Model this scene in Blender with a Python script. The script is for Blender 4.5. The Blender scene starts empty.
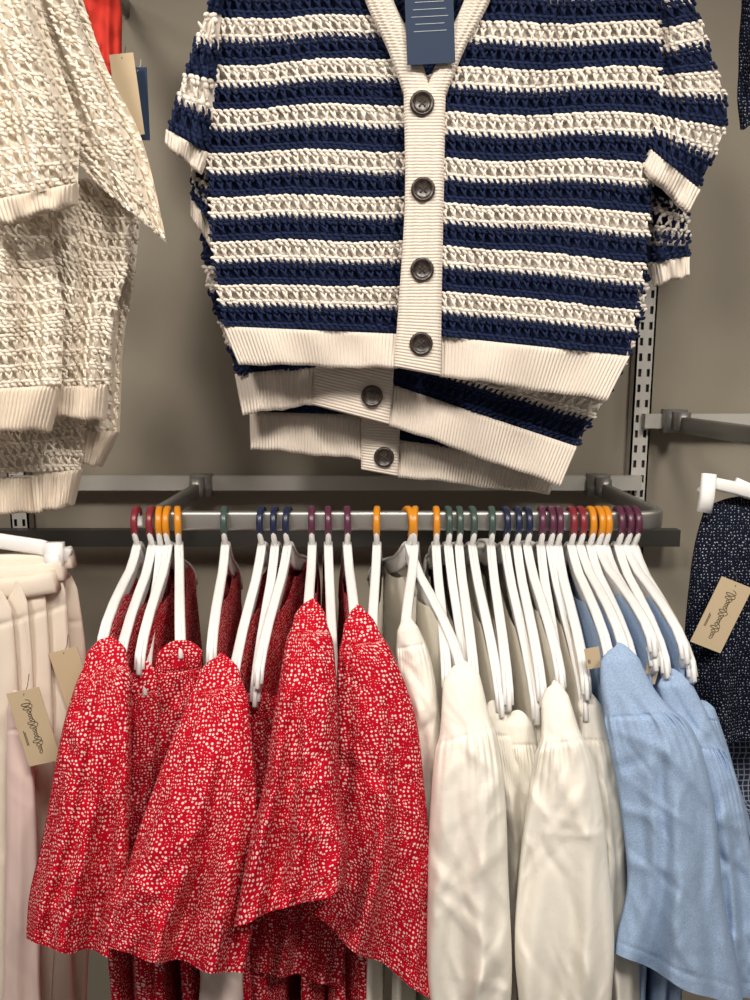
import bpy, math
import numpy as np
from math import radians, pi
from mathutils import Vector
rng = np.random.default_rng(7)

# ------------------------------------------------------------------ survey
# real rig: eye height 1.6 m, wall 1.25 m away, rail 0.92 m away (+Y = towards wall)
F = 755.0; TH = radians(9.2); CZ = 1.6
def S(px, py, D):
    px, py, D = np.broadcast_arrays(np.asarray(px, float), np.asarray(py, float), np.asarray(D, float))
    a = np.arctan((500 - py) / F)
    h = D * np.tan(a - TH)
    zc = D * math.cos(TH) - h * math.sin(TH)
    return np.stack([(px - 375) / F * zc, D, CZ + h], -1)

def spl(K, t):
    K = np.asarray(K, float); k = len(K)
    mid = (K[:, 0:2] + K[:, 2:4]) / 2
    d = np.maximum(np.hypot(*np.diff(mid, axis=0).T), 1)
    s = np.concatenate([[0], np.cumsum(d)]); s /= s[-1]
    m = np.gradient(K, s, axis=0)
    t = np.asarray(t, float)
    i = np.clip(np.searchsorted(s, t, 'right') - 1, 0, k - 2)
    h = (s[i+1] - s[i])[:, None]; x = ((t - s[i]) / h[:, 0])[:, None]
    x2, x3 = x*x, x*x*x
    return (2*x3-3*x2+1)*K[i] + (x3-2*x2+x)*h*m[i] + (-2*x3+3*x2)*K[i+1] + (x3-x2)*h*m[i+1]

# ------------------------------------------------------------------ mesh builder
class MB:
    def __init__(s):
        s.v = []; s.f = []; s.mi = []; s.uv = []; s.c = []; s.n = 0
    def add(s, V, Q, mat=0, uv=None, col=None):
        V = np.asarray(V, float).reshape(-1, 3); Q = np.asarray(Q, int).reshape(-1, 4)
        s.v.append(V); s.f.append(Q + s.n); s.mi.append(np.full(len(Q), mat))
        s.uv.append(np.zeros((len(V), 2)) if uv is None else np.asarray(uv, float).reshape(-1, 2))
        if col is None: col = (1, 1, 1)
        s.c.append(np.broadcast_to(np.asarray(col, float), (len(V), 3)))
        s.n += len(V)
    def grid(s, P, closed=False, mat=0, uv=None, col=None):
        n, m = P.shape[:2]
        i, j = np.meshgrid(np.arange(n-1), np.arange(m if closed else m-1), indexing='ij')
        j2 = (j + 1) % m
        Q = np.stack([i*m+j, (i+1)*m+j, (i+1)*m+j2, i*m+j2], -1)
        s.add(P, Q, mat, uv, col)
    def box(s, c, h, R=None, mat=0):
        V = np.array([[x, y, z] for x in (-1, 1) for y in (-1, 1) for z in (-1, 1)], float) * np.asarray(h)
        if R is not None: V = V @ np.asarray(R).T
        Q = [[0,1,3,2],[4,6,7,5],[0,4,5,1],[2,3,7,6],[0,2,6,4],[1,5,7,3]]
        s.add(V + np.asarray(c), Q, mat)
    def sweep(s, path, ha, hb, up=(0, 0, 1), seg=10, mat=0, sq=1.0):
        p = np.asarray(path, float); k = len(p)
        t = np.gradient(p, axis=0); t /= np.linalg.norm(t, axis=1)[:, None] + 1e-9
        up = np.broadcast_to(np.asarray(up, float), p.shape)
        a = np.cross(t, up); a /= np.linalg.norm(a, axis=1)[:, None] + 1e-9
        b = np.cross(a, t)
        ha = np.broadcast_to(np.asarray(ha, float), (k,)); hb = np.broadcast_to(np.asarray(hb, float), (k,))
        p = np.vstack([p[:1], p, p[-1:]]); a = np.vstack([a[:1], a, a[-1:]]); b = np.vstack([b[:1], b, b[-1:]])
        ha = np.concatenate([[1e-5], ha, [1e-5]]); hb = np.concatenate([[1e-5], hb, [1e-5]])
        ph = np.arange(seg) / seg * 2 * pi + pi/seg
        cx = np.sign(np.cos(ph)) * np.abs(np.cos(ph))**sq; cy = np.sign(np.sin(ph)) * np.abs(np.sin(ph))**sq
        P = p[:, None] + a[:, None]*cx[None, :, None]*ha[:, None, None] + b[:, None]*cy[None, :, None]*hb[:, None, None]
        s.grid(P, True, mat)
    def build(s, name, mats, smooth=True, parent=None):
        V = np.vstack(s.v); Q = np.vstack(s.f); mi = np.concatenate(s.mi)
        me = bpy.data.meshes.new(name)
        me.from_pydata(V.tolist(), [], Q.tolist())
        for m in mats: me.materials.append(m)
        me.polygons.foreach_set('material_index', mi.astype(np.int32))
        me.polygons.foreach_set('use_smooth', np.full(len(Q), smooth))
        uvl = me.uv_layers.new(name='UVMap')
        uvl.data.foreach_set('uv', np.vstack(s.uv)[Q.ravel()].ravel())
        ca = me.color_attributes.new('Col', 'FLOAT_COLOR', 'POINT')
        C = np.vstack(s.c); ca.data.foreach_set('color', np.hstack([C, np.ones((len(C), 1))]).ravel())
        me.update()
        o = bpy.data.objects.new(name, me); bpy.context.scene.collection.objects.link(o)
        if parent: o.parent = parent
        return o

def cubesphere():
    vs = {}; V = []; Q = []
    def vid(p):
        if p not in vs: vs[p] = len(V); V.append(np.array(p, float)/np.linalg.norm(p))
        return vs[p]
    for ax in range(3):
        for sg in (-1, 1):
            for a in (-1, 0):
                for b in (-1, 0):
                    q = []
                    for da, db in ((0,0),(1,0),(1,1),(0,1)):
                        p = [0, 0, 0]; p[ax] = sg; p[(ax+1)%3] = a+da; p[(ax+2)%3] = b+db
                        q.append(vid(tuple(p)))
                    if sg < 0: q = q[::-1]
                    Q.append(q)
    return np.array(V), np.array(Q)
BV, BQ = cubesphere()

# ------------------------------------------------------------------ materials
def mat(name, col=(.8,.8,.8), rough=.6, metal=0, sheen=0, attr=False, bump=None, spec=.5):
    m = bpy.data.materials.new(name); m.use_nodes = True
    nt = m.node_tree; b = nt.nodes['Principled BSDF']
    b.inputs['Base Color'].default_value = (*col, 1); b.inputs['Roughness'].default_value = rough
    b.inputs['Metallic'].default_value = metal; b.inputs['Sheen Weight'].default_value = sheen
    b.inputs['Specular IOR Level'].default_value = spec
    if attr:
        a = nt.nodes.new('ShaderNodeVertexColor'); a.layer_name = 'Col'
        nt.links.new(a.outputs['Color'], b.inputs['Base Color'])
    if bump:
        tc = nt.nodes.new('ShaderNodeTexCoord'); prev = None
        for sc, st, dist in bump:
            n = nt.nodes.new('ShaderNodeTexNoise'); n.inputs['Scale'].default_value = sc; n.inputs['Detail'].default_value = 3
            nt.links.new(tc.outputs['Object'], n.inputs['Vector'])
            bp = nt.nodes.new('ShaderNodeBump'); bp.inputs['Strength'].default_value = st; bp.inputs['Distance'].default_value = dist
            nt.links.new(n.outputs['Fac'], bp.inputs['Height'])
            if prev: nt.links.new(prev.outputs['Normal'], bp.inputs['Normal'])
            prev = bp
        nt.links.new(prev.outputs['Normal'], b.inputs['Normal'])
    return m

def noisecol(m, c1, c2, scale, detail=4, coord='Object'):
    nt = m.node_tree; b = nt.nodes['Principled BSDF']
    tc = nt.nodes.new('ShaderNodeTexCoord'); n = nt.nodes.new('ShaderNodeTexNoise')
    n.inputs['Scale'].default_value = scale; n.inputs['Detail'].default_value = detail
    r = nt.nodes.new('ShaderNodeValToRGB')
    r.color_ramp.elements[0].position = .35; r.color_ramp.elements[1].position = .65
    r.color_ramp.elements[0].color = (*c1, 1); r.color_ramp.elements[1].color = (*c2, 1)
    nt.links.new(tc.outputs[coord], n.inputs['Vector']); nt.links.new(n.outputs['Fac'], r.inputs['Fac'])
    nt.links.new(r.outputs['Color'], b.inputs['Base Color'])
    return m

M_wall = noisecol(mat('wall_paint', rough=.75, bump=[(400, .15, .001)]), (.270,.238,.188), (.286,.252,.202), 3)
M_floor = noisecol(mat('floor_tile', rough=.35), (.25,.23,.21), (.33,.31,.28), 5)
M_ceil = mat('ceiling_paint', (.75,.73,.7), .9)
M_yarn = mat('cotton_yarn', rough=.85, attr=True, bump=[(1500, .4, .0006)], spec=.2)
M_rib = mat('rib_knit', (.76,.68,.60), rough=.95, bump=[(1300, .6, .0008)], spec=.1)
M_plastic = mat('white_plastic', (.84,.83,.82), .32)
M_steel = mat('brushed_steel', (.36,.35,.33), .38, .75, bump=[(300, .05, .0005)])
M_steel_d = mat('dark_steel', (.075,.073,.068), .4, .6)
M_silver = mat('painted_silver', (.46,.445,.41), .45, .1)
M_dark = mat('slot_dark', (.03,.03,.03), .8)
M_btn = noisecol(mat('button_horn', rough=.3), (.014,.009,.008), (.05,.035,.027), 180)
M_thread = mat('thread', (.05,.045,.04), .8)
M_white = mat('white_cotton', (.87,.83,.75), 1., bump=[(1000, .6, .0006), (110, .22, .002)], spec=.03)
M_blue = noisecol(mat('blue_chambray', (.27,.40,.62), 1., bump=[(1100, .5, .0006), (110, .22, .002)], spec=.03), (.27,.37,.55), (.36,.48,.67), 700, 3)
M_cream = mat('cream_twill', (.76,.67,.57), .85, bump=[(900, .3, .0004)], spec=.1)
M_pink = mat('blush_twill', (.76,.58,.54), .85, bump=[(900, .3, .0004)], spec=.1)
M_kraft = mat('kraft_card', (.55,.43,.28), .8)
M_navycard = mat('navy_card', (.018,.035,.075), .6, spec=.2)
M_ink = mat('ink', (.06,.04,.03), .7)
M_inkw = mat('ink_white', (.5,.52,.55), .7)
M_scarlet = mat('scarlet_cotton', (.62,.03,.015), .8, bump=[(800, .3, .0005)])
M_silver2 = mat('standard_paint', (.58,.56,.52), .5)
M_lining = mat('pale_pink_lining', (.80,.66,.62), .85, bump=[(900, .3, .0004)], spec=.2)
CL = {'r': mat('clip_maroon', (.20,.02,.03), .3), 'o': mat('clip_orange', (.62,.23,.012), .3),
      'g': mat('clip_green', (.045,.075,.065), .3), 'n': mat('clip_navy', (.012,.018,.05), .3),
      'p': mat('clip_purple', (.09,.022,.05), .3)}

def N(nt, t, **kw):
    n = nt.nodes.new(t)
    for k, v in kw.items(): setattr(n, k, v)
    return n
def dots_mat(name, base, dot, layers, rough=.9):
    m = mat(name, base, rough, spec=.06); nt = m.node_tree; b = nt.nodes['Principled BSDF']
    uv = N(nt, 'ShaderNodeTexCoord')
    prev = None
    for (sc, r0, r1, lo, hi, nsc) in layers:
        vo = N(nt, 'ShaderNodeTexVoronoi', voronoi_dimensions='2D'); vo.inputs['Scale'].default_value = sc
        vo.inputs['Randomness'].default_value = .58
        nt.links.new(uv.outputs['UV'], vo.inputs['Vector'])
        no = N(nt, 'ShaderNodeTexNoise', noise_dimensions='2D'); no.inputs['Scale'].default_value = nsc; no.inputs['Detail'].default_value = 1
        nt.links.new(uv.outputs['UV'], no.inputs['Vector'])
        sep = N(nt, 'ShaderNodeSeparateColor'); nt.links.new(vo.outputs['Color'], sep.inputs['Color'])
        rad = N(nt, 'ShaderNodeMapRange'); rad.inputs['To Min'].default_value = r0; rad.inputs['To Max'].default_value = r1
        nt.links.new(sep.outputs['Green'], rad.inputs['Value'])
        k1 = N(nt, 'ShaderNodeMath', operation='LESS_THAN'); k1.inputs[1].default_value = hi; nt.links.new(no.outputs['Fac'], k1.inputs[0])
        k2 = N(nt, 'ShaderNodeMath', operation='GREATER_THAN'); k2.inputs[1].default_value = lo; nt.links.new(no.outputs['Fac'], k2.inputs[0])
        lt = N(nt, 'ShaderNodeMath', operation='LESS_THAN'); nt.links.new(vo.outputs['Distance'], lt.inputs[0]); nt.links.new(rad.outputs[0], lt.inputs[1])
        mu = N(nt, 'ShaderNodeMath', operation='MULTIPLY'); nt.links.new(lt.outputs[0], mu.inputs[0]); nt.links.new(k1.outputs[0], mu.inputs[1])
        mu2 = N(nt, 'ShaderNodeMath', operation='MULTIPLY'); nt.links.new(mu.outputs[0], mu2.inputs[0]); nt.links.new(k2.outputs[0], mu2.inputs[1]); mu = mu2
        if prev is None: prev = mu
        else:
            mx = N(nt, 'ShaderNodeMath', operation='MAXIMUM'); nt.links.new(prev.outputs[0], mx.inputs[0]); nt.links.new(mu.outputs[0], mx.inputs[1]); prev = mx
    mix = N(nt, 'ShaderNodeMix', data_type='RGBA'); mix.inputs['A'].default_value = (*base, 1); mix.inputs['B'].default_value = (*dot, 1)
    nt.links.new(prev.outputs[0], mix.inputs['Factor']); nt.links.new(mix.outputs['Result'], b.inputs['Base Color'])
    return m
M_red = dots_mat('red_dotted_print', (.46,.004,.018), (.85,.58,.56),
                 [(235, .19, .32, -1, .485, 45), (340, .10, .24, .50, .58, 45), (270, .19, .31, .595, 2, 45)])
M_navydot = dots_mat('navy_fleck_knit', (.006,.008,.018), (.30,.32,.36), [(260, .06, .22, -1, 2, 40)])
M_ging = mat('navy_gingham', (.02,.03,.08), .85)
nt = M_ging.node_tree; b = nt.nodes['Principled BSDF']
uv = N(nt, 'ShaderNodeTexCoord'); bk = N(nt, 'ShaderNodeTexBrick'); bk.offset = 0
bk.inputs['Scale'].default_value = 95; bk.inputs['Brick Width'].default_value = .7; bk.inputs['Row Height'].default_value = .7
bk.inputs['Mortar Size'].default_value = .07; bk.inputs['Color1'].default_value = (.012,.018,.05,1); bk.inputs['Color2'].default_value = (.02,.03,.07,1); bk.inputs['Mortar'].default_value = (.3,.34,.42,1)
nt.links.new(uv.outputs['UV'], bk.inputs['Vector']); nt.links.new(bk.outputs['Color'], b.inputs['Base Color'])

CREAM = np.array((.84,.77,.69)); NAVY = np.array((.010,.018,.058)); IVORY = np.array((.86,.78,.67))

# ------------------------------------------------------------------ cloth patch
class Patch:
    def __init__(s, keys, bulge=.012, fold=.004, nf=1.5, ph=0., dd=0., wave=0.):
        s.K = [(*k[:4], (k[4] if len(k) > 4 else 0) + dd) for k in keys]; s.b = bulge; s.fo = fold; s.nf = nf; s.ph = ph; s.wave = wave
    def pos(s, u, v, off=0.):
        u = np.asarray(u, float); v = np.asarray(v, float)
        K = spl(s.K, v)
        D = K[:, 4] - s.b*np.sin(pi*np.clip(u, 0, 1)) + s.fo*np.sin(2*pi*s.nf*u + s.ph + 1.7*v) + s.fo*.5*np.sin(2*pi*s.nf*2.3*u + 2*s.ph - 2*v)
        wv = s.wave*np.sin(2*pi*1.3*u + s.ph + 5*v)*np.sin(pi*v)
        P = S(K[:, 0]+(K[:, 2]-K[:, 0])*u, K[:, 1]+(K[:, 3]-K[:, 1])*u + wv, D)
        if np.any(off): P[:, 1] -= off
        return P
    def height(s):
        t = np.linspace(0, 1, 30); P = s.pos(np.full(30, .5), t); return np.linalg.norm(np.diff(P, axis=0), axis=1).sum()
    def frames(s, u, v):
        e = .004
        P = s.pos(u, v); tu = s.pos(u+e, v) - P; tv = s.pos(u, v+e) - s.pos(u, v-e)
        tu /= np.linalg.norm(tu, axis=1)[:, None]; tv /= np.linalg.norm(tv, axis=1)[:, None]
        n = -np.cross(tu, tv); n /= np.linalg.norm(n, axis=1)[:, None]
        return P, tu, tv, n

def lobes(mb, P, tu, tv, n, ang, sl, sw, sd, col):
    k = len(P)
    ang = np.broadcast_to(ang, (k,))[:, None]
    d = np.cos(ang)*tu + np.sin(ang)*tv; e = -np.sin(ang)*tu + np.cos(ang)*tv
    sl = np.broadcast_to(sl, (k,))*rng.uniform(.88, 1.1, k)
    V = P[:, None] + BV[None, :, 0:1]*(sl[:, None, None]*d[:, None]) + BV[None, :, 1:2]*sw*e[:, None] + BV[None, :, 2:3]*sd*n[:, None]
    Q = BQ[None] + (np.arange(k)*len(BV))[:, None, None]
    c = col[None]*rng.uniform(.90, 1.06, (k, 1)); c = np.repeat(c, len(BV), 0)
    mb.add(V, Q, 0, None, c)

def knit(mb, patch, rowcol, nrows=None, rowh=.0095, stw=.0080, tilt=1, lace=(1, 4), per=6, flat=1., m=.012):
    """crochet rows: dense rows of short slanted yarn loops, lace rows of spaced posts with open holes"""
    H = patch.height()
    if nrows is None: nrows = max(2, int(round(H/rowh)))
    rh = H/nrows
    for i in range(nrows):
        v0 = (i+.5)/nrows; fb = nrows-1-i
        w = np.linalg.norm(patch.pos([1.], [v0]) - patch.pos([0.], [v0]))
        typ = fb % per; col = rowcol(fb); dark = col[0] < .1
        sw_ = stw*(1.38 if typ in lace else .95)
        k = max(2, int(w/sw_)); u = (np.arange(k)+.5)/k
        u = np.clip(u + rng.normal(0, .05/k, k), m, 1-m); v = np.clip(v0 + rng.normal(0, .05/nrows, k), .005, .995)
        P, tu, tv, n = patch.frames(u, v)
        if typ in lace:
            lobes(mb, P-tu*stw*.06, tu, tv, n, tilt*(.90+rng.normal(0, .10, k)), rh*.84, stw*.22, .0021*flat, col)
            lobes(mb, P+tu*stw*.14, tu, tv, n, tilt*(1.75+rng.normal(0, .10, k)), rh*.66, stw*.20, .0020*flat, col)
        else:
            lobes(mb, P-tv*rh*.25, tu, tv, n, tilt*(.20+rng.normal(0, .10, k)), sw_*.66, rh*.28, .0023*flat, col)
            lobes(mb, P+tv*rh*.20+tu*sw_*.4, tu, tv, n, tilt*(.60+rng.normal(0, .12, k)), sw_*.60, rh*.26, .0022*flat, col)
        if dark and fb % 6 == 2:      # navy loops bite up into the cream band
            lobes(mb, P-tv*rh*.66+n*.0016, tu, tv, n, tilt*(1.0+rng.normal(0, .10, k)), rh*.48, stw*.20, .0018, col)

def backing(mb, patch, rowcol, nrows, off=-.010, mi=0):
    nu = 24; n = max(60, 2*nrows)
    vv = np.linspace(0.0, 1, n); uu = np.linspace(0.01, .99, nu)
    V, U = np.meshgrid(vv, uu, indexing='ij')
    P = patch.pos(U.ravel(), V.ravel(), off).reshape(n, nu, 3)
    cols = np.array([rowcol(int((1-v)*(nrows-.001))) for v in vv]); C = np.repeat(cols, nu, 0)
    mb.grid(P, False, mi, None, C)

def rib(mb, patch, pitch=.0042, vertical=True, amp=.0011, mi=1, thick=.004):
    H = patch.height(); w = np.linalg.norm(patch.pos([1.], [.5]) - patch.pos([0.], [.5]))
    L = w if vertical else H
    nr = max(3, int(L/pitch)); fine = nr*6+1; coarse = 20
    nu, nv = (fine, coarse) if vertical else (coarse, fine)
    V, U = np.meshgrid(np.linspace(0, 1, nv), np.linspace(0, 1, nu), indexing='ij')
    a = (U if vertical else V)
    off = amp*np.abs(np.sin(pi*nr*a))**.8*2
    edge = np.minimum(np.minimum(U*w, (1-U)*w), np.minimum(V*H, (1-V)*H))
    off = off - thick*np.exp(-edge/.0014) + .0010*np.sin(U*23+1)*np.sin(V*3)
    P = patch.pos(U.ravel(), V.ravel()).reshape(nv, nu, 3); P[..., 1] -= off
    if vertical: P[..., 2] += (.0011*np.sin(U*11+H*90)+.0005*np.sin(U*31))*V
    B = P.copy(); B[..., 1] += thick + .001
    mb.grid(P, False, mi)
    mb.grid(B[::6 if not vertical else 1, ::6 if vertical else 1], False, mi)

def button(mb, px, py, D, r=.0140, m1=2, m2=3):
    c = S(px, py, D)
    prof = [(0, -.0022), (.55*r, -.0022), (.66*r, -.0030), (.80*r, -.0048), (.93*r, -.0046), (r, -.003), (r, .0), (.9*r, .001), (0, .001)]
    ph = np.linspace(0, 2*pi, 33)[:-1]
    P = np.array([[[c[0]+q*np.cos(a), c[1]+y, c[2]+q*np.sin(a)] for a in ph] for q, y in prof])
    mb.grid(P, True, m1)
    for sx, sz in ((1, 1), (1, -1), (-1, 1), (-1, -1)):
        cc = c + np.array([sx*.2*r, -.0023, sz*.2*r])
        mb.sweep([cc+[0, .001, 0], cc+[0, -.0003, 0]], .1*r, .1*r, up=(0, 0, 1), seg=8, mat=m2)
    mb.sweep([c+[-.22*r, -.0026, -.22*r], c+[.22*r, -.0028, .22*r]], .0006, .0006, up=(0, 1, 0), seg=6, mat=m2)
    mb.sweep([c+[.22*r, -.0026, -.22*r], c+[-.22*r, -.0028, .22*r]], .0006, .0006, up=(0, 1, 0), seg=6, mat=m2)

stripe = lambda fb: NAVY if (fb % 6) < 3 else CREAM
def knit_cardigan(name, body, sleeves, ribs, placks, btns, D, rc=stripe, tilt=1, **kw):
    mb = MB()
    for keys, nrows in body:
        p = Patch(keys, .010, .007, 1.4, rng.uniform(0, 6), D, wave=2.0); knit(mb, p, rc, nrows, tilt=tilt, **kw); backing(mb, p, rc, nrows or 40)
    for keys, nrows in sleeves:
        p = Patch(keys, .018, .005, 1, rng.uniform(0, 6), D-.012); knit(mb, p, rc, nrows, tilt=tilt, m=.03, **kw); backing(mb, p, rc, nrows or 20)
    for keys, dz, bul in ribs:
        rib(mb, Patch(keys, bul, .004, 1.3, 1., D+dz))
    for keys, dz in placks:
        rib(mb, Patch(keys, .004, .0, 1, 0, D+dz), pitch=.0036, vertical=False, amp=.0007)
    for (x, y, dz) in btns: button(mb, x, y, D+dz)
    return mb.build(name, [M_yarn, M_rib, M_btn, M_thread])

# front cardigan
D1 = .945
Lb = [(235,-110,335,-125),(214,0,372,0),(205,60,392,52),(203,110,407,105),(206,170,408,170),(210,250,405,250),(221,327,402,333)]
Rb = [(520,-125,640,-110),(482,0,668,0),(458,60,672,60),(442,110,664,110),(440,170,654,174),(440,250,646,268),(439,336,631,356)]
knit_cardigan('striped_knit_cardigan',
    [(Lb, 60), (Rb, 60)],
    [([(222,-50,240,-50),(207,0,222,0),(186,60,216,64),(165,128,208,152)], 18),
     ([(650,-50,680,-45),(656,60,712,50),(654,112,729,122),(651,148,701,188)], 27)],
    [([(222,326,402,334),(238,364,398,369)], -.006, .008), ([(440,336,631,356),(440,376,608,401)], -.006, .008),
     ([(165,128,208,152),(164,144,200,173)], -.014, .010), ([(651,148,702,190),(643,167,690,213)], -.016, .010)],
    [([(338,-125,362,-128),(366,0,394,0),(389,50,419,52),(404,92,432,92)], -.014), ([(490,-128,518,-125),(464,0,490,0),(441,50,464,50),(424,95,446,95)], -.016),
     ([(404,88,446,88),(405,200,444,200),(399,300,442,300),(394,367,441,376)], -.018)],
    [(422,104,-.022),(423,190,-.022),(422,270,-.022),(421,344,-.022)], D1)
D2 = 1.0
knit_cardigan('striped_knit_cardigan',
    [([(215,-80,360,-80),(200,180,360,180),(204,280,340,280),(225,345,328,340),(236,377,316,368)], 50), ([(390,-80,650,-80),(390,180,652,180),(390,290,640,330),(392,384,578,448)], 60)],
    [([(190,120,215,120),(189,165,212,165),(190,196,213,228)], None), ([(640,150,682,160),(645,200,690,215),(650,262,691,256)], None)],
    [([(234,374,318,366),(242,415,314,405)], -.004, .006), ([(390,384,578,447),(388,425,561,487)], -.006, .008),
     ([(190,196,213,228),(190,216,213,251)], -.014, .008), ([(650,262,691,256),(655,286,691,275)], -.014, .008)],
    [([(345,-80,392,-80),(345,240,392,240),(316,366,393,384),(312,405,389,425)], -.012)],
    [(372,396,-.018)], D2, tilt=-1)
D3 = 1.05
knit_cardigan('striped_knit_cardigan',
    [([(225,-60,365,-60),(215,200,365,200),(232,350,360,350),(248,412,362,415)], 48), ([(398,-60,640,-60),(398,200,640,200),(398,330,620,350),(398,442,560,462)], 56)],
    [], [([(249,412,364,416),(250,449,364,460)], -.004, .008), ([(398,440,562,462),(397,477,550,495)], -.005, .008)],
    [([(360,-60,400,-60),(360,200,400,200),(361,430,400,432),(361,470,398,477)], -.012)],
    [(384,457,-.017)], D3)

# ------------------------------------------------------------------ ivory cardigans at left
M_ribi = mat('ivory_rib_knit', (.74,.64,.53), rough=.95, bump=[(1300, .5, .0007)], spec=.1)
def ivory_card(name, pats, ribs):
    mb = MB()
    for keys in pats:
        p = Patch(keys, .020, .009, 1.6, rng.uniform(0, 6), wave=3); knit(mb, p, lambda f: IVORY, None, rowh=.0085, stw=.0080, lace=(1, 3, 5), per=8, flat=.85, m=.025); backing(mb, p, lambda f: IVORY, 10, off=-.008)
    for keys in ribs: rib(mb, Patch(keys, .018, .003, 1.6, 2.))
    return mb.build(name, [M_yarn, M_ribi])
ivory_card('ivory_crochet_cardigan',
    [[(-40,-70,16,-70,.82),(-40,40,50,40,.82),(-30,120,76,120,.82),(-12,200,76,182,.82)],
     [(-80,150,30,190,.86),(-70,230,45,230,.86),(-70,300,60,300,.86),(-70,392,60,385,.86)]],
    [[(-12,200,76,182,.815),(-2,226,74,203,.815)], [(-70,392,60,385,.855),(-70,428,48,432,.855)]])
ivory_card('ivory_crochet_cardigan',
    [[(0,-70,62,-70,.86),(20,0,82,0,.86),(45,75,106,65,.86),(70,150,142,142,.86),(96,182,166,243,.86)],
     [(20,170,134,185,.90),(30,250,126,270,.90),(40,330,110,330,.90),(30,388,107,385,.90)]],
    [[(30,388,107,384,.895),(28,414,104,421,.895)]])
ivory_card('ivory_crochet_cardigan',
    [[(50,180,142,195,.96),(60,260,132,280,.96),(78,340,122,340,.96),(82,400,119,405,.96),(74,430,118,434,.96)],
     [(-80,410,84,410,.94),(-80,440,84,440,.94),(-80,478,80,470,.94)]],
    [[(74,430,118,432,.955),(76,463,100,468,.955)],[(30,475,80,470,.935),(34,514,72,506,.935)],[(-80,478,34,478,.937),(-80,516,36,514,.937)]])

# ------------------------------------------------------------------ draped garment pieces
def drape(mb, keys, th=.022, fold=.008, nf=1.6, seed=0, hem=0., gather=.11, mi=0, nu=150, nv=170, dd=0., wr=1., puff=0., pl=.5, hw=2.6):
    """one hanging cloth tube (sleeve / leg): closed rounded top, open hem"""
    r = np.random.default_rng(seed+11)
    K = [(*k[:4], k[4]+dd) for k in keys]
    t = np.linspace(0, 1, nv)**1.15; KK = spl(K, t)
    ph = np.arange(nu)/nu*2*pi
    u = (1-np.cos(ph))/2; side = np.sign(np.sin(ph))*np.abs(np.sin(ph))**.75
    U, T = np.meshgrid(u, t); SD, _ = np.meshgrid(side, t)
    p = [KK[:, i:i+1] for i in range(5)]
    a = r.uniform(0, 6.28, 20)
    w = np.clip(T*1.2, 0, 1)**1.4
    q = U + .10*np.sin(4*T + a[0]) + .06*np.sin(7*U+a[7])
    q2 = (U-.5)*(1.5-.5*T)+.12*np.sin(3*T+a[6])
    f = np.sin(2*pi*nf*q + a[1]) + .55*np.sin(2*pi*nf*1.9*q2 + a[2]) + .30*np.sin(2*pi*nf*3.1*q2 + a[3] + 2.5*T)*T
    PX = p[0]+(p[2]-p[0])*U; PY = p[1]+(p[3]-p[1])*U + hem*4*U*(1-U)*T**3
    PY = PY + hw*(np.sin(2*pi*nf*q + a[1])+.5*np.sin(2*pi*nf*1.9*q2 + a[2]))*T**6
    mid = (p[0]+p[2])/2; su = np.sqrt(np.clip(T/.045, 0, 1)); su = .12 + .88*su
    PX = mid + (PX-mid)*su
    PX = PX + (2.4*np.sin(7*T + a[4]) + 1.2*np.sin(15*T+a[5]))*w*(2*U-1)
    gs = 1/(1+np.exp(-(T-gather)/.010)) if gather else 1.
    PX = PX + (2*U-1)*puff*gs*np.exp(-np.maximum(T-gather, 0)/.35)
    thk = th*(.22+.78*np.minimum(1, T*3.0)**.7)*np.sqrt(np.clip(T/.05, 0.02, 1))
    thk = thk + .0016*puff*gs*np.exp(-np.maximum(T-gather, 0)/.25)*.6
    D = p[4] - SD*thk
    D = D - fold*w*f*(np.abs(SD)**.3)
    # individual creases: each is one short soft ridge/valley at its own place and slant
    Wm = np.abs(p[2]-p[0])/755*.7; X = (U-.5)*Wm; Y = (PY-p[1][0])/755*.7
    Ht = float(np.max(Y)); Wx = float(np.max(Wm))
    Wd = 0
    for k in range(46):
        cx0, cy0 = r.uniform(-.5, .5)*Wx, r.uniform(.05, 1.)*Ht
        an = r.normal(.0, .5); L = r.uniform(.014, .060); ww = L*r.uniform(.06, .13)+.0014
        dx, dy = X-cx0, Y-cy0
        al = dy*math.cos(an) + dx*math.sin(an); ac = dx*math.cos(an) - dy*math.sin(an) + r.normal(0, 5)*al*al
        Wd = Wd + r.choice([1, 1, -1])*ww*.34*np.exp(-(al/L)**2 - (ac/ww)**2)
    D = D - wr*Wd*np.clip(T*6, 0, 1)*np.clip(np.abs(SD)*1.5, 0, 1)
    if gather:
        dT = T-gather
        g = np.where(dT > 0, np.exp(-dT/.09), np.exp(dT/.012)*.4)
        var = .55+.45*np.sin(5*U+a[9])
        D = D - pl*g*var*(.0024*np.sin(2*pi*10*U + 2.5*np.sin(5*U+a[8]) + 5*dT))*(SD > 0)*np.clip(np.abs(SD)*2, 0, 1)
        D = D + .0022*np.exp(-(dT/.005)**2)*SD
    D = D + .0013*np.exp(-((T-.955)/.006)**2)*SD
    P = S(PX, PY, D)
    du = np.linalg.norm(np.diff(np.concatenate([P, P[:, :1]], 1), axis=1), axis=2)
    cu = np.concatenate([np.zeros((nv, 1)), np.cumsum(du, 1)], 1)[:, :-1]; cu = cu - du.sum(1)[:, None]*.25
    dv = np.linalg.norm(np.diff(P, axis=0), axis=2).mean(1); cv = np.concatenate([[0], np.cumsum(dv)])[:, None]*np.ones((1, nu))
    uvv = np.stack([cu + seed*.37, cv + seed*.21], -1)
    P = np.concatenate([P, P[:, :1]], 1); uvv = np.concatenate([uvv, uvv[:, -1:] + [.001, 0]], 1)
    mb.grid(P, False, mi, uvv)

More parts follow.
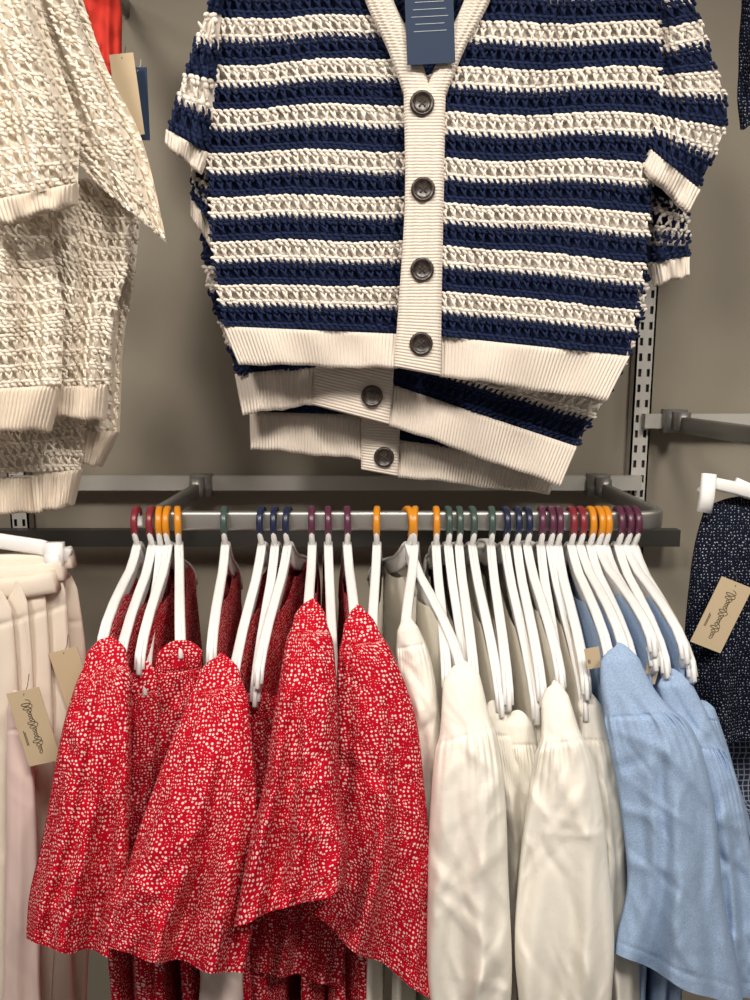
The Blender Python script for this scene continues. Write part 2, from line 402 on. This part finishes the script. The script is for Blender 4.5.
RAILY = .92; RZ = 1.425; HZ = RZ + .012 - .015; SL = .40; NK = .034
def hang_dir(hx, tx):
    x0 = S(hx, 522, RAILY)[0]; xt = S(tx, 680, .74)[0]
    d = np.array([xt-x0, -.18]); d /= np.linalg.norm(d); return x0, d
def body(mb, hx, tx, thick=.010, zbot=.93, W=.183, seed=0, mi=0, dip=.035, neck=.105, pitch=0.):
    r = np.random.default_rng(seed+5); x0, d = hang_dir(hx, tx); pr = np.array([-d[1], d[0]])
    nu, nv = 64, 46
    ph = np.arange(nu)/nu*2*pi; s = np.cos(ph); side = np.sign(np.sin(ph))*np.abs(np.sin(ph))**.5
    t = np.linspace(0, 1, nv); Sg, T = np.meshgrid(s, t); SD, _ = np.meshgrid(side, t)
    R = Sg*(W + .010*np.minimum(T*4, 1) + .02*T)
    a = np.abs(R)
    zarm = HZ - NK - .012 - SL*a - pitch*R
    ztop = zarm + .013 - np.where(a < neck, dip*(1-(a/neck)**2), 0) - .03*np.maximum(0, (a-.17)/.03)**2*(T < 2)
    Z = ztop + (zbot-ztop)*T
    p = r.uniform(0, 6, 6)
    th = (.0065 + (thick-.0065)*np.minimum(1, T*2.5))*SD
    th = th + (.005*np.sin(R*38+p[0]+2*T)+.003*np.sin(R*75+p[1]-3*T))*np.minimum(1, T*2)
    P = np.stack([x0 + d[0]*R + pr[0]*th, RAILY + d[1]*R + pr[1]*th, Z], -1)
    du = np.linalg.norm(np.diff(np.concatenate([P, P[:, :1]], 1), axis=1), axis=2)
    cu = np.concatenate([np.zeros((nv, 1)), np.cumsum(du, 1)], 1)[:, :-1]
    uvv = np.stack([cu + seed*.31, (1.4-Z) + seed*.17], -1)
    P = np.concatenate([P, P[:, :1]], 1); uvv = np.concatenate([uvv, uvv[:, -1:] + [.002, 0]], 1)
    mb.grid(P, False, mi, uvv)

def hanger(hx, tx, c, pitch=0., name='clothes_hanger', x0=None, d=None, y0=RAILY, dz=0.):
    mb = MB()
    if x0 is None: x0, d = hang_dir(hx, tx)
    up3 = np.array([-d[1], d[0], 0.])
    def W3(r, z): return np.stack([x0 + d[0]*r, y0 + d[1]*r, z+dz], -1)
    a = np.radians(np.linspace(205, -8, 26)); R = .0175
    hr = list(R*np.cos(a)); hz = list(HZ + R*np.sin(a))
    hr += [.0160, .0125, .0070, .0025, 0, 0]; hz += [HZ-.010, HZ-.017, HZ-.023, HZ-.028, HZ-.034, HZ-.046]
    mb.sweep(W3(np.array(hr), np.array(hz)), .0036, .0036, up=up3, seg=10, mat=0)
    a = np.radians(np.linspace(150, -48, 20))
    mb.sweep(W3((R+.0004)*np.cos(a), HZ+(R+.0004)*np.sin(a)), .0038, .0042, up=up3, seg=10, mat=1, sq=.7)
    for sg in (1, -1):
        r = np.array([0, .01, .025, .05, .09, .13, .165, .182, .190])
        z = HZ - NK - SL*r - pitch*sg*r - .012*np.sin(np.minimum(r/.06, 1)*pi/2) + np.array([0, 0, 0, .002, .006, .008, .005, -.001, -.008])
        hb = np.array([.011, .013, .0125, .0115, .0115, .0115, .0125, .013, .009])
        mb.sweep(W3(sg*r, z), np.full(9, .0028), hb, up=(0, 0, 1), seg=12, mat=0, sq=.5)
        mb.sweep(W3(sg*r, z+hb*.8), np.full(9, .0056), np.full(9, .0024), up=(0, 0, 1), seg=8, mat=0, sq=.6)
    return mb.build(name, [M_plastic, CL[c]])

# (hook, tip, clip colour, forward pitch)
red_h = [(137,106,'r',-.14),(152,122,'r',-.02),(160,146,'o',.08),(168,142,'o',-.04),(178,182,'o',-.12),(225,213,'g',-.08),(262,234,'n',.10),(275,256,'n',.14),(288,260,'n',.04),(312,308,'p',-.16),(328,333,'p',.05),(347,356,'p',-.16)]
white_h = [(377,371,'o',-.04),(408,460,'o',0),(415,404,'o',-.12),(436,446,'o',.06),(448,468,'g',.18),(459,474,'g',.10),(472,500,'g',.20),(491,508,'g',.16),(505,536,'n',.24),(517,541,'n',.14),(527,559,'n',.06),(541,560,'p',.16),(550,584,'p',.22),(558,585,'p',.10)]
blue_h = [(571,606,'r',-.06),(580,620,'r',-.10),(590,630,'o',-.02),(598,648,'o',-.14),(605,650,'o',-.06),(618,662,'p',-.02),(626,680,'p',-.10),(634,688,'p',.0)]
for h in red_h + white_h + blue_h: hanger(*h)

R_ = dict(fold=.013, wr=1.2, pl=1.2, hw=3.5, puff=3)
red_sl = {
 0: [dict(keys=[(90,638,124,636,.72),(82,672,128,665,.705),(66,720,130,715,.69),(50,800,130,800,.672),(36,880,126,885,.66),(26,938,120,956,.65)], hem=4, seed=1, nf=1.3, **R_)],
 2: [dict(keys=[(128,668,156,660,.735),(124,720,160,715,.74),(122,800,156,800,.745),(120,870,156,880,.745),(118,925,150,950,.745)], seed=2, nf=.7, th=.014)],
 4: [dict(keys=[(158,640,204,640,.735),(152,700,200,690,.745),(148,760,198,760,.75),(140,850,196,850,.75),(130,925,190,930,.75)], seed=3, nf=.9, th=.014)],
 5: [dict(keys=[(202,658,234,653,.72),(192,695,244,690,.70),(173,740,251,740,.68),(148,810,256,810,.66),(122,885,256,885,.648),(104,944,247,972,.64)], hem=6, seed=4, nf=1.5, **R_)],
 7: [dict(keys=[(240,692,268,685,.74),(236,750,280,745,.75),(232,840,290,840,.755),(232,920,290,920,.755)], seed=5, nf=.8, th=.014)],
 9: [dict(keys=[(298,601,322,598,.72),(289,640,330,640,.69),(275,715,337,710,.665),(262,790,341,790,.645),(248,865,345,850,.63),(235,922,344,884,.62)], hem=5, seed=6, nf=1.3, **R_)],
 10: [dict(keys=[(265,690,330,690,.765),(250,800,345,800,.745),(256,900,350,900,.73),(252,970,340,985,.725)], seed=8, nf=1.4, fold=.011)],
 11: [dict(keys=[(346,608,366,604,.72),(341,650,386,645,.705),(339,710,410,705,.695),(337,780,424,785,.685),(329,845,433,880,.675),(303,908,437,1006,.67)], hem=2, seed=7, nf=1.4, **R_)],
}
white_sl = {
 0: [dict(keys=[(398,618,412,614,.735),(396,655,428,650,.735),(399,700,438,700,.73),(405,800,442,800,.73),(410,900,445,900,.73)], seed=21, nf=.8)],
 1: [dict(keys=[(444,664,476,660,.715),(441,715,486,700,.70),(435,780,499,765,.685),(430,880,506,870,.675),(430,980,510,980,.67),(432,1050,512,1055,.67)], seed=22, gather=.19, nf=.9, fold=.008, puff=4, pl=1.1, wr=1.0)],
 5: [dict(keys=[(482,700,504,700,.74),(490,750,518,750,.735),(500,830,530,830,.735),(502,1030,532,1040,.73)], seed=23, nf=.8, wr=.9)],
 7: [dict(keys=[(504,710,530,710,.735),(510,760,540,760,.733),(512,830,545,830,.73),(505,1030,545,1040,.725)], seed=24, nf=1., wr=.9)],
 10: [dict(keys=[(540,686,564,680,.72),(541,730,577,722,.70),(532,790,594,775,.69),(521,870,606,860,.68),(516,960,613,960,.67),(517,1040,614,1045,.67)], seed=25, gather=.17, nf=1.0, fold=.009, puff=4, pl=1.1, wr=1.0)],
 12: [dict(keys=[(576,690,596,690,.74),(580,738,613,740,.735),(587,800,624,795,.725),(592,900,630,900,.72),(598,1030,642,1040,.715)], seed=26, nf=.9, gather=.15, puff=3, wr=.9)],
}
blue_sl = {
 2: [dict(keys=[(600,648,632,642,.722),(601,690,655,690,.71),(610,735,688,728,.70),(622,810,711,795,.69),(626,880,724,890,.68),(618,952,740,1008,.675)], seed=31, gather=.22, nf=1.2, fold=.011, hem=4, puff=4, pl=1.4, wr=1.1)],
 5: [dict(keys=[(654,674,684,668,.735),(664,710,708,715,.73),(684,760,732,770,.722),(700,830,747,840,.715),(712,900,758,915,.71),(716,985,768,1010,.71)], seed=32, gather=.25, nf=1.0, fold=.008, puff=3, pl=1.4, wr=1.)],
 7: [dict(keys=[(690,700,712,700,.76),(700,760,735,770,.76),(722,820,752,825,.76),(732,870,765,880,.76)], seed=33, nf=1)],
}
def tops(name, hs, sl, m, thick, zb, base):
    for i, (hx, tx, c, pt) in enumerate(hs):
        mb = MB()
        body(mb, hx, tx, thick=thick, zbot=zb + rng.uniform(-.03, .03), seed=base+i, pitch=pt)
        for kw in sl.get(i, []): drape(mb, **kw)
        if name == 'red_print_top' and i == 5:
            drape(mb, [(196,930,246,930,.70),(199,975,244,975,.70),(198,1040,242,1040,.70)], th=.010, fold=.003, nf=.8, seed=99, mi=1, nu=40, gather=0)
        mb.build(name, [m, M_lining])
tops('red_print_top', red_h, red_sl, M_red, .014, .76, 40)
tops('white_cotton_top', white_h, white_sl, M_white, .007, .76, 60)
tops('blue_chambray_top', blue_h, blue_sl, M_blue, .008, .78, 80)

# ------------------------------------------------------------------ left trousers, clip hanger
mb = MB()
for i, (xl, xr, mi) in enumerate([(-50,-20,1),(-28,10,0),(2,26,0),(20,44,0),(40,64,0)]):
    o = i*3
    drape(mb, [(xl,606-o*2,xr,592-o*2,.80+.012*i),(xl+4,680,xr+8,680,.80+.012*i),(xl+2,820,xr+10,820,.80+.012*i),(xl-4,1060,xr+10,1060,.80+.012*i)], th=.011, fold=.003, nf=.8, seed=100+i, mi=mi, nu=32, gather=.07, wr=.3)
drape(mb, [(48,572,74,566,.88),(58,640,85,640,.88),(64,760,90,760,.88),(60,1060,88,1060,.88)], th=.012, fold=.0025, nf=.8, seed=110, mi=0, nu=32, wr=.3)
drape(mb, [(8,690,22,690,.785),(6,800,36,800,.785),(2,1060,42,1060,.785)], th=.010, fold=.003, nf=1., seed=112, mi=1, nu=32, wr=.3)
for k, (y, D) in enumerate(((590, .835), (578, .85), (566, .865))):
    mb.sweep([S(-70, y-6, D), S(-20, y, D), S(30+8*k, y-4, D), S(56+8*k, y-9, D)], .010, .013, up=(0,0,1), seg=12, mat=0, sq=.6)
mb.build('folded_trousers', [M_cream, M_pink])
mb = MB()
mb.sweep([S(-60, 540, .86), S(0, 541, .86), S(40, 547, .86), S(70, 556, .86)], .006, .009, up=(0,0,1), seg=10, mat=0, sq=.5)
for px in (-20, 55):
    c = S(px, 556, .853); mb.box(c, (.010, .006, .016), mat=0); mb.box(c+[0,-.007,-.006], (.008,.003,.010), mat=0)
c = S(-30, 538, .86); mb.sweep([c, c+[0,0,.03], c+[0,.01,.045], c+[0,.03,.045],c+[0,.04,.035]], .003, .003, up=(1,0,0), seg=8)
mb.build('trouser_clip_hanger', [M_plastic])

# ------------------------------------------------------------------ right garments
mb = MB()
drape(mb, [(708,496,790,500,.86),(697,535,795,535,.85),(687,600,800,600,.845),(683,680,800,680,.84),(690,738,800,745,.84)], th=.03, fold=.006, nf=1.5, seed=120)
mb.build('navy_fleck_shorts', [M_navydot])
mb = MB()
drape(mb, [(694,690,800,690,.90),(692,740,800,740,.89),(700,800,800,800,.885),(738,818,800,840,.88)], th=.02, fold=.004, nf=2, seed=121)
mb.build('gingham_shorts', [M_ging])
mb = MB()
mb.sweep([S(702,494,.84), S(712,483,.84), S(735,488,.84), S(800,508,.84)], .006, .0075, up=(0,0,1), seg=10, sq=.5)
mb.sweep([S(709,474,.835), S(707,497,.83), S(704,512,.83)], .008, .005, up=(0,1,0), seg=10, sq=.6)
mb.sweep([S(735,482,.85), S(775,500,.85)], .004, .006, seg=8)
mb.sweep([S(775,490,.84), S(775,460,.84), S(785,450,.86)], .003, .003, up=(0,1,0), seg=8)
mb.build('shorts_clip_hanger', [M_plastic])
mb = MB()
drape(mb, [(742,-40,800,-40,.97),(740,40,800,40,.97),(737,128,800,130,.97)], th=.02, fold=.004, nf=2, seed=122)
mb.build('navy_knit_top', [M_navydot])
mb = MB()
drape(mb, [(40,-90,112,-90,1.02),(66,-20,119,-20,1.02),(78,30,121,30,1.02),(88,62,119,76,1.02)], th=.02, fold=.004, nf=1.3, seed=123)
mb.build('scarlet_top', [M_scarlet])

# ------------------------------------------------------------------ paper tags
def tag(name, px, py, D, w, h, rot, m, ink, lines=2, small=4, tex=None, string=True):
    mb = MB(); c = S(px, py, D)
    ca, sa = math.cos(rot), math.sin(rot)
    R = np.array([[ca, 0, -sa], [0, 1, 0], [sa, 0, ca]])
    mb.box(c, (w/2, .0004, h/2), R, 0)
    if lines:
        t = np.linspace(0, 1, 160); L = h*.70
        amp = .05 + .11*(np.abs(np.sin(t*9.4+.6))**6 + (t < .08)*.6)
        zz = L*(.5 - t) + .030*h*np.cos(t*88); xx = w*amp*np.sin(t*88)
        loc = np.stack([xx, np.full(160, -.0007), zz], -1)
        mb.sweep(loc @ R.T + c, .00032, .0003, up=(0, 1, 0), seg=4, mat=1)
    for k in range(small):
        z = h*(.30 - k*.055)
        ln = w*(.30 + .04*((k*7) % 3))
        loc = np.array([[-ln, -.0007, z], [ln, -.0007, z]]) if tex else np.array([[-w*.34+.0014*k, -.0007, -h*.02-h*.02*k], [-w*.34+.0014*k, -.0007, -h*.22]])
        mb.sweep(loc @ R.T + c, .00035, .0003, up=(0, 1, 0), seg=4, mat=1)
    s0 = np.array([0, -.001, h*.44]) @ R.T + c
    if string: mb.sweep([s0, s0+[.003, .004, .008], s0+[.001, .014, .018]], .0004, .0004, up=(0, 1, 0), seg=5, mat=1)
    return mb.build(name, [m, ink], smooth=False)
tag('kraft_price_tag', 34, 727, .760, .036, .085, .22, M_kraft, M_ink, small=2)
tag('kraft_price_tag', 72, 678, .83, .034, .070, .25, M_kraft, M_ink, lines=0, small=0)
tag('kraft_price_tag', 721, 615, .80, .037, .080, -.38, M_kraft, M_ink, small=2)
tag('kraft_price_tag', 127, 95, .93, .028, .088, .10, M_kraft, M_ink, lines=0, small=3)
tag('navy_card_tag', 139, 104, .95, .022, .080, .0, M_navycard, M_inkw, lines=0, small=0)
tag('navy_card_tag', 429, -2, .918, .054, .136, .05, M_navycard, M_inkw, lines=0, small=11, tex=True)
tag('paper_price_tag', 593, 658, .730, .015, .022, .2, M_kraft, M_ink, lines=0, small=2, string=False)
tag('paper_price_tag', 651, 674, .735, .013, .020, -.2, M_kraft, M_ink, lines=0, small=2, string=False)

# ------------------------------------------------------------------ fixture
xs = S(641, 400, 1.235)[0]
def standard(x):
    mb = MB(); z0, z1 = .15, 2.5; hw = .0150
    mb.box((x, 1.240, (z0+z1)/2), (hw-.003, .006, (z1-z0)/2), mat=1)
    for sx in (-1, 1): mb.box((x+sx*(hw-.0015), 1.238, (z0+z1)/2), (.0015, .010, (z1-z0)/2))
    for cx, w in ((-hw+.0028, .0028), (0, .0042), (hw-.0028, .0028)): mb.box((x+cx, 1.229, (z0+z1)/2), (w, .001, (z1-z0)/2))
    z = z0
    while z < z1:
        mb.box((x, 1.2292, z), (hw, .0010, .0062)); z += .0245
    mb.build('slotted_wall_standard', [M_silver2, M_dark], smooth=False)
x20 = S(20, 500, 1.235)[0]
standard(xs); standard(x20); standard(2*xs - x20)
def rpath(pts, r=.03, n=8):
    pts = [np.array(p, float) for p in pts]; out = [pts[0]]
    for i in range(1, len(pts)-1):
        a = (pts[i-1]-pts[i]); a /= np.linalg.norm(a); b = (pts[i+1]-pts[i]); b /= np.linalg.norm(b)
        for t in np.linspace(0, 1, n):
            out.append((1-t)**2*(pts[i]+a*r) + 2*t*(1-t)*pts[i] + t*t*(pts[i]+b*r))
    out.append(pts[-1]); return np.array(out)
zc = S(400, 483, 1.215)[2]
mb = MB(); mb.box(((xs+x20)/2, 1.218, zc), ((xs-x20)/2, .008, .0115), mat=0)
mb.build('cross_rail', [M_silver], smooth=False)
zd = S(400, 536, 1.21)[2]
mb = MB(); mb.box(((xs+x20)/2, 1.20, zd), ((xs-x20)/2+.06, .010, .0135), mat=0)
mb.build('lower_cross_rail', [M_steel_d], smooth=False)
def ubar(name, xl, xr, yf, z, zback, yb=1.21):
    mb = MB()
    mb.sweep(rpath([(xl, yb, z), (xl, yf, z), (xr, yf, z), (xr, yb, z)]), .006, .0120, up=(0, 0, 1), seg=12, sq=.35)
    for x in (xl, xr):
        mb.box((x, yb-.006, z+.004), (.016, .014, .018)); mb.box((x, yb-.03, z+.005), (.009, .02, .014))
    return mb.build(name, [M_steel], smooth=True)
xl = S(150, 522, .92)[0]; xr = S(664, 522, .92)[0]
ubar('hang_rail', xl, xr, .92, RZ, zc)
zr = S(700, 421, 1.215)[2]
mb = MB(); xr2 = 2*xs - x20
mb.box(((xs+xr2)/2, 1.218, zr), ((xr2-xs)/2, .008, .0115)); mb.build('cross_rail', [M_silver], smooth=False)
ubar('hang_rail', S(672, 421, 1.21)[0], S(672, 421, 1.21)[0]+.62, .92, zr-.003, zr)

top = S(428, -150, D1)
mb = MB(); mb.sweep([(top[0], 1.245, top[2]+.03), (top[0], .90, top[2]+.03), (top[0], .88, top[2]+.05)], .006, .012, seg=10, sq=.4)
mb.build('faceout_arm', [M_steel])
for D in (D1+.012, D2+.012, D3+.012):
    hanger(0, 0, 'n', x0=top[0], d=np.array([1., 0.]), y0=D, dz=top[2]+.03+.012-HZ-.015)
mb = MB(); t2 = S(20, -150, .9)
mb.sweep([(t2[0], 1.245, t2[2]), (t2[0], .80, t2[2]), (t2[0], .78, t2[2]+.02)], .006, .012, seg=10, sq=.4); mb.build('faceout_arm', [M_steel])

# ------------------------------------------------------------------ room
def slab(name, c, h, m):
    mb = MB(); mb.box(c, h, mat=0); return mb.build(name, [m], smooth=False)
slab('wall_back', (0, 1.30, 1.5), (3.5, .05, 1.5), M_wall)
slab('wall_left', (-3.45, -1.1, 1.5), (.05, 2.35, 1.5), M_wall)
slab('wall_right', (3.45, -1.1, 1.5), (.05, 2.35, 1.5), M_wall)
slab('floor', (0, -1.1, -.05), (3.5, 2.45, .05), M_floor)
slab('ceiling', (0, -1.1, 3.05), (3.5, 2.45, .05), M_ceil)
slab('baseboard_back', (0, 1.242, .06), (3.4, .008, .06), M_silver)

# ------------------------------------------------------------------ lights: ceiling track spots
def spot(x, y, tx, ty, tz, e, col=(1, .925, .83), size=80, soft=.17):
    mb = MB(); mb.sweep([(x, y, 3.0), (x, y, 2.93)], .012, .012, up=(0, 1, 0), seg=10)
    d = np.array([tx-x, ty-y, tz-2.88]); d /= np.linalg.norm(d); p = np.array([x, y, 2.9])
    mb.sweep([p-d*.07, p+d*.05], .045, .045, up=(0, 1, 0), seg=20)
    o = mb.build('track_spotlight', [M_steel_d])
    L = bpy.data.lights.new('lamp', 'SPOT'); L.energy = e; L.color = col; L.spot_size = radians(size); L.spot_blend = .8; L.shadow_soft_size = soft
    lo = bpy.data.objects.new('lamp', L); bpy.context.scene.collection.objects.link(lo)
    lo.location = Vector(p + d*.22); lo.rotation_euler = Vector(d).to_track_quat('-Z', 'Y').to_euler(); lo.parent = o
spot(-.8, -.6, -.15, .9, 1.2, 73)
spot(.7, -.7, .15, .9, 1.2, 77)
spot(0.05, -.4, .05, .8, 1.1, 54)
spot(1.6, .0, .9, 1.2, 1.5, 21)
spot(-1.6, .0, -.9, 1.2, 1.5, 26)
w = bpy.data.worlds.new('store'); bpy.context.scene.world = w; w.use_nodes = True
w.node_tree.nodes['Background'].inputs['Color'].default_value = (1, .93, .85, 1)
w.node_tree.nodes['Background'].inputs['Strength'].default_value = .32

cam = bpy.data.cameras.new('camera'); co = bpy.data.objects.new('camera', cam); bpy.context.scene.collection.objects.link(co)
co.location = (0, 0, CZ); co.rotation_euler = (pi/2 - TH, 0, 0)
cam.sensor_fit = 'VERTICAL'; cam.sensor_height = 36; cam.lens = F/1000*36; cam.clip_start = .01
bpy.context.scene.camera = co
bpy.context.scene.view_settings.view_transform = 'Standard'
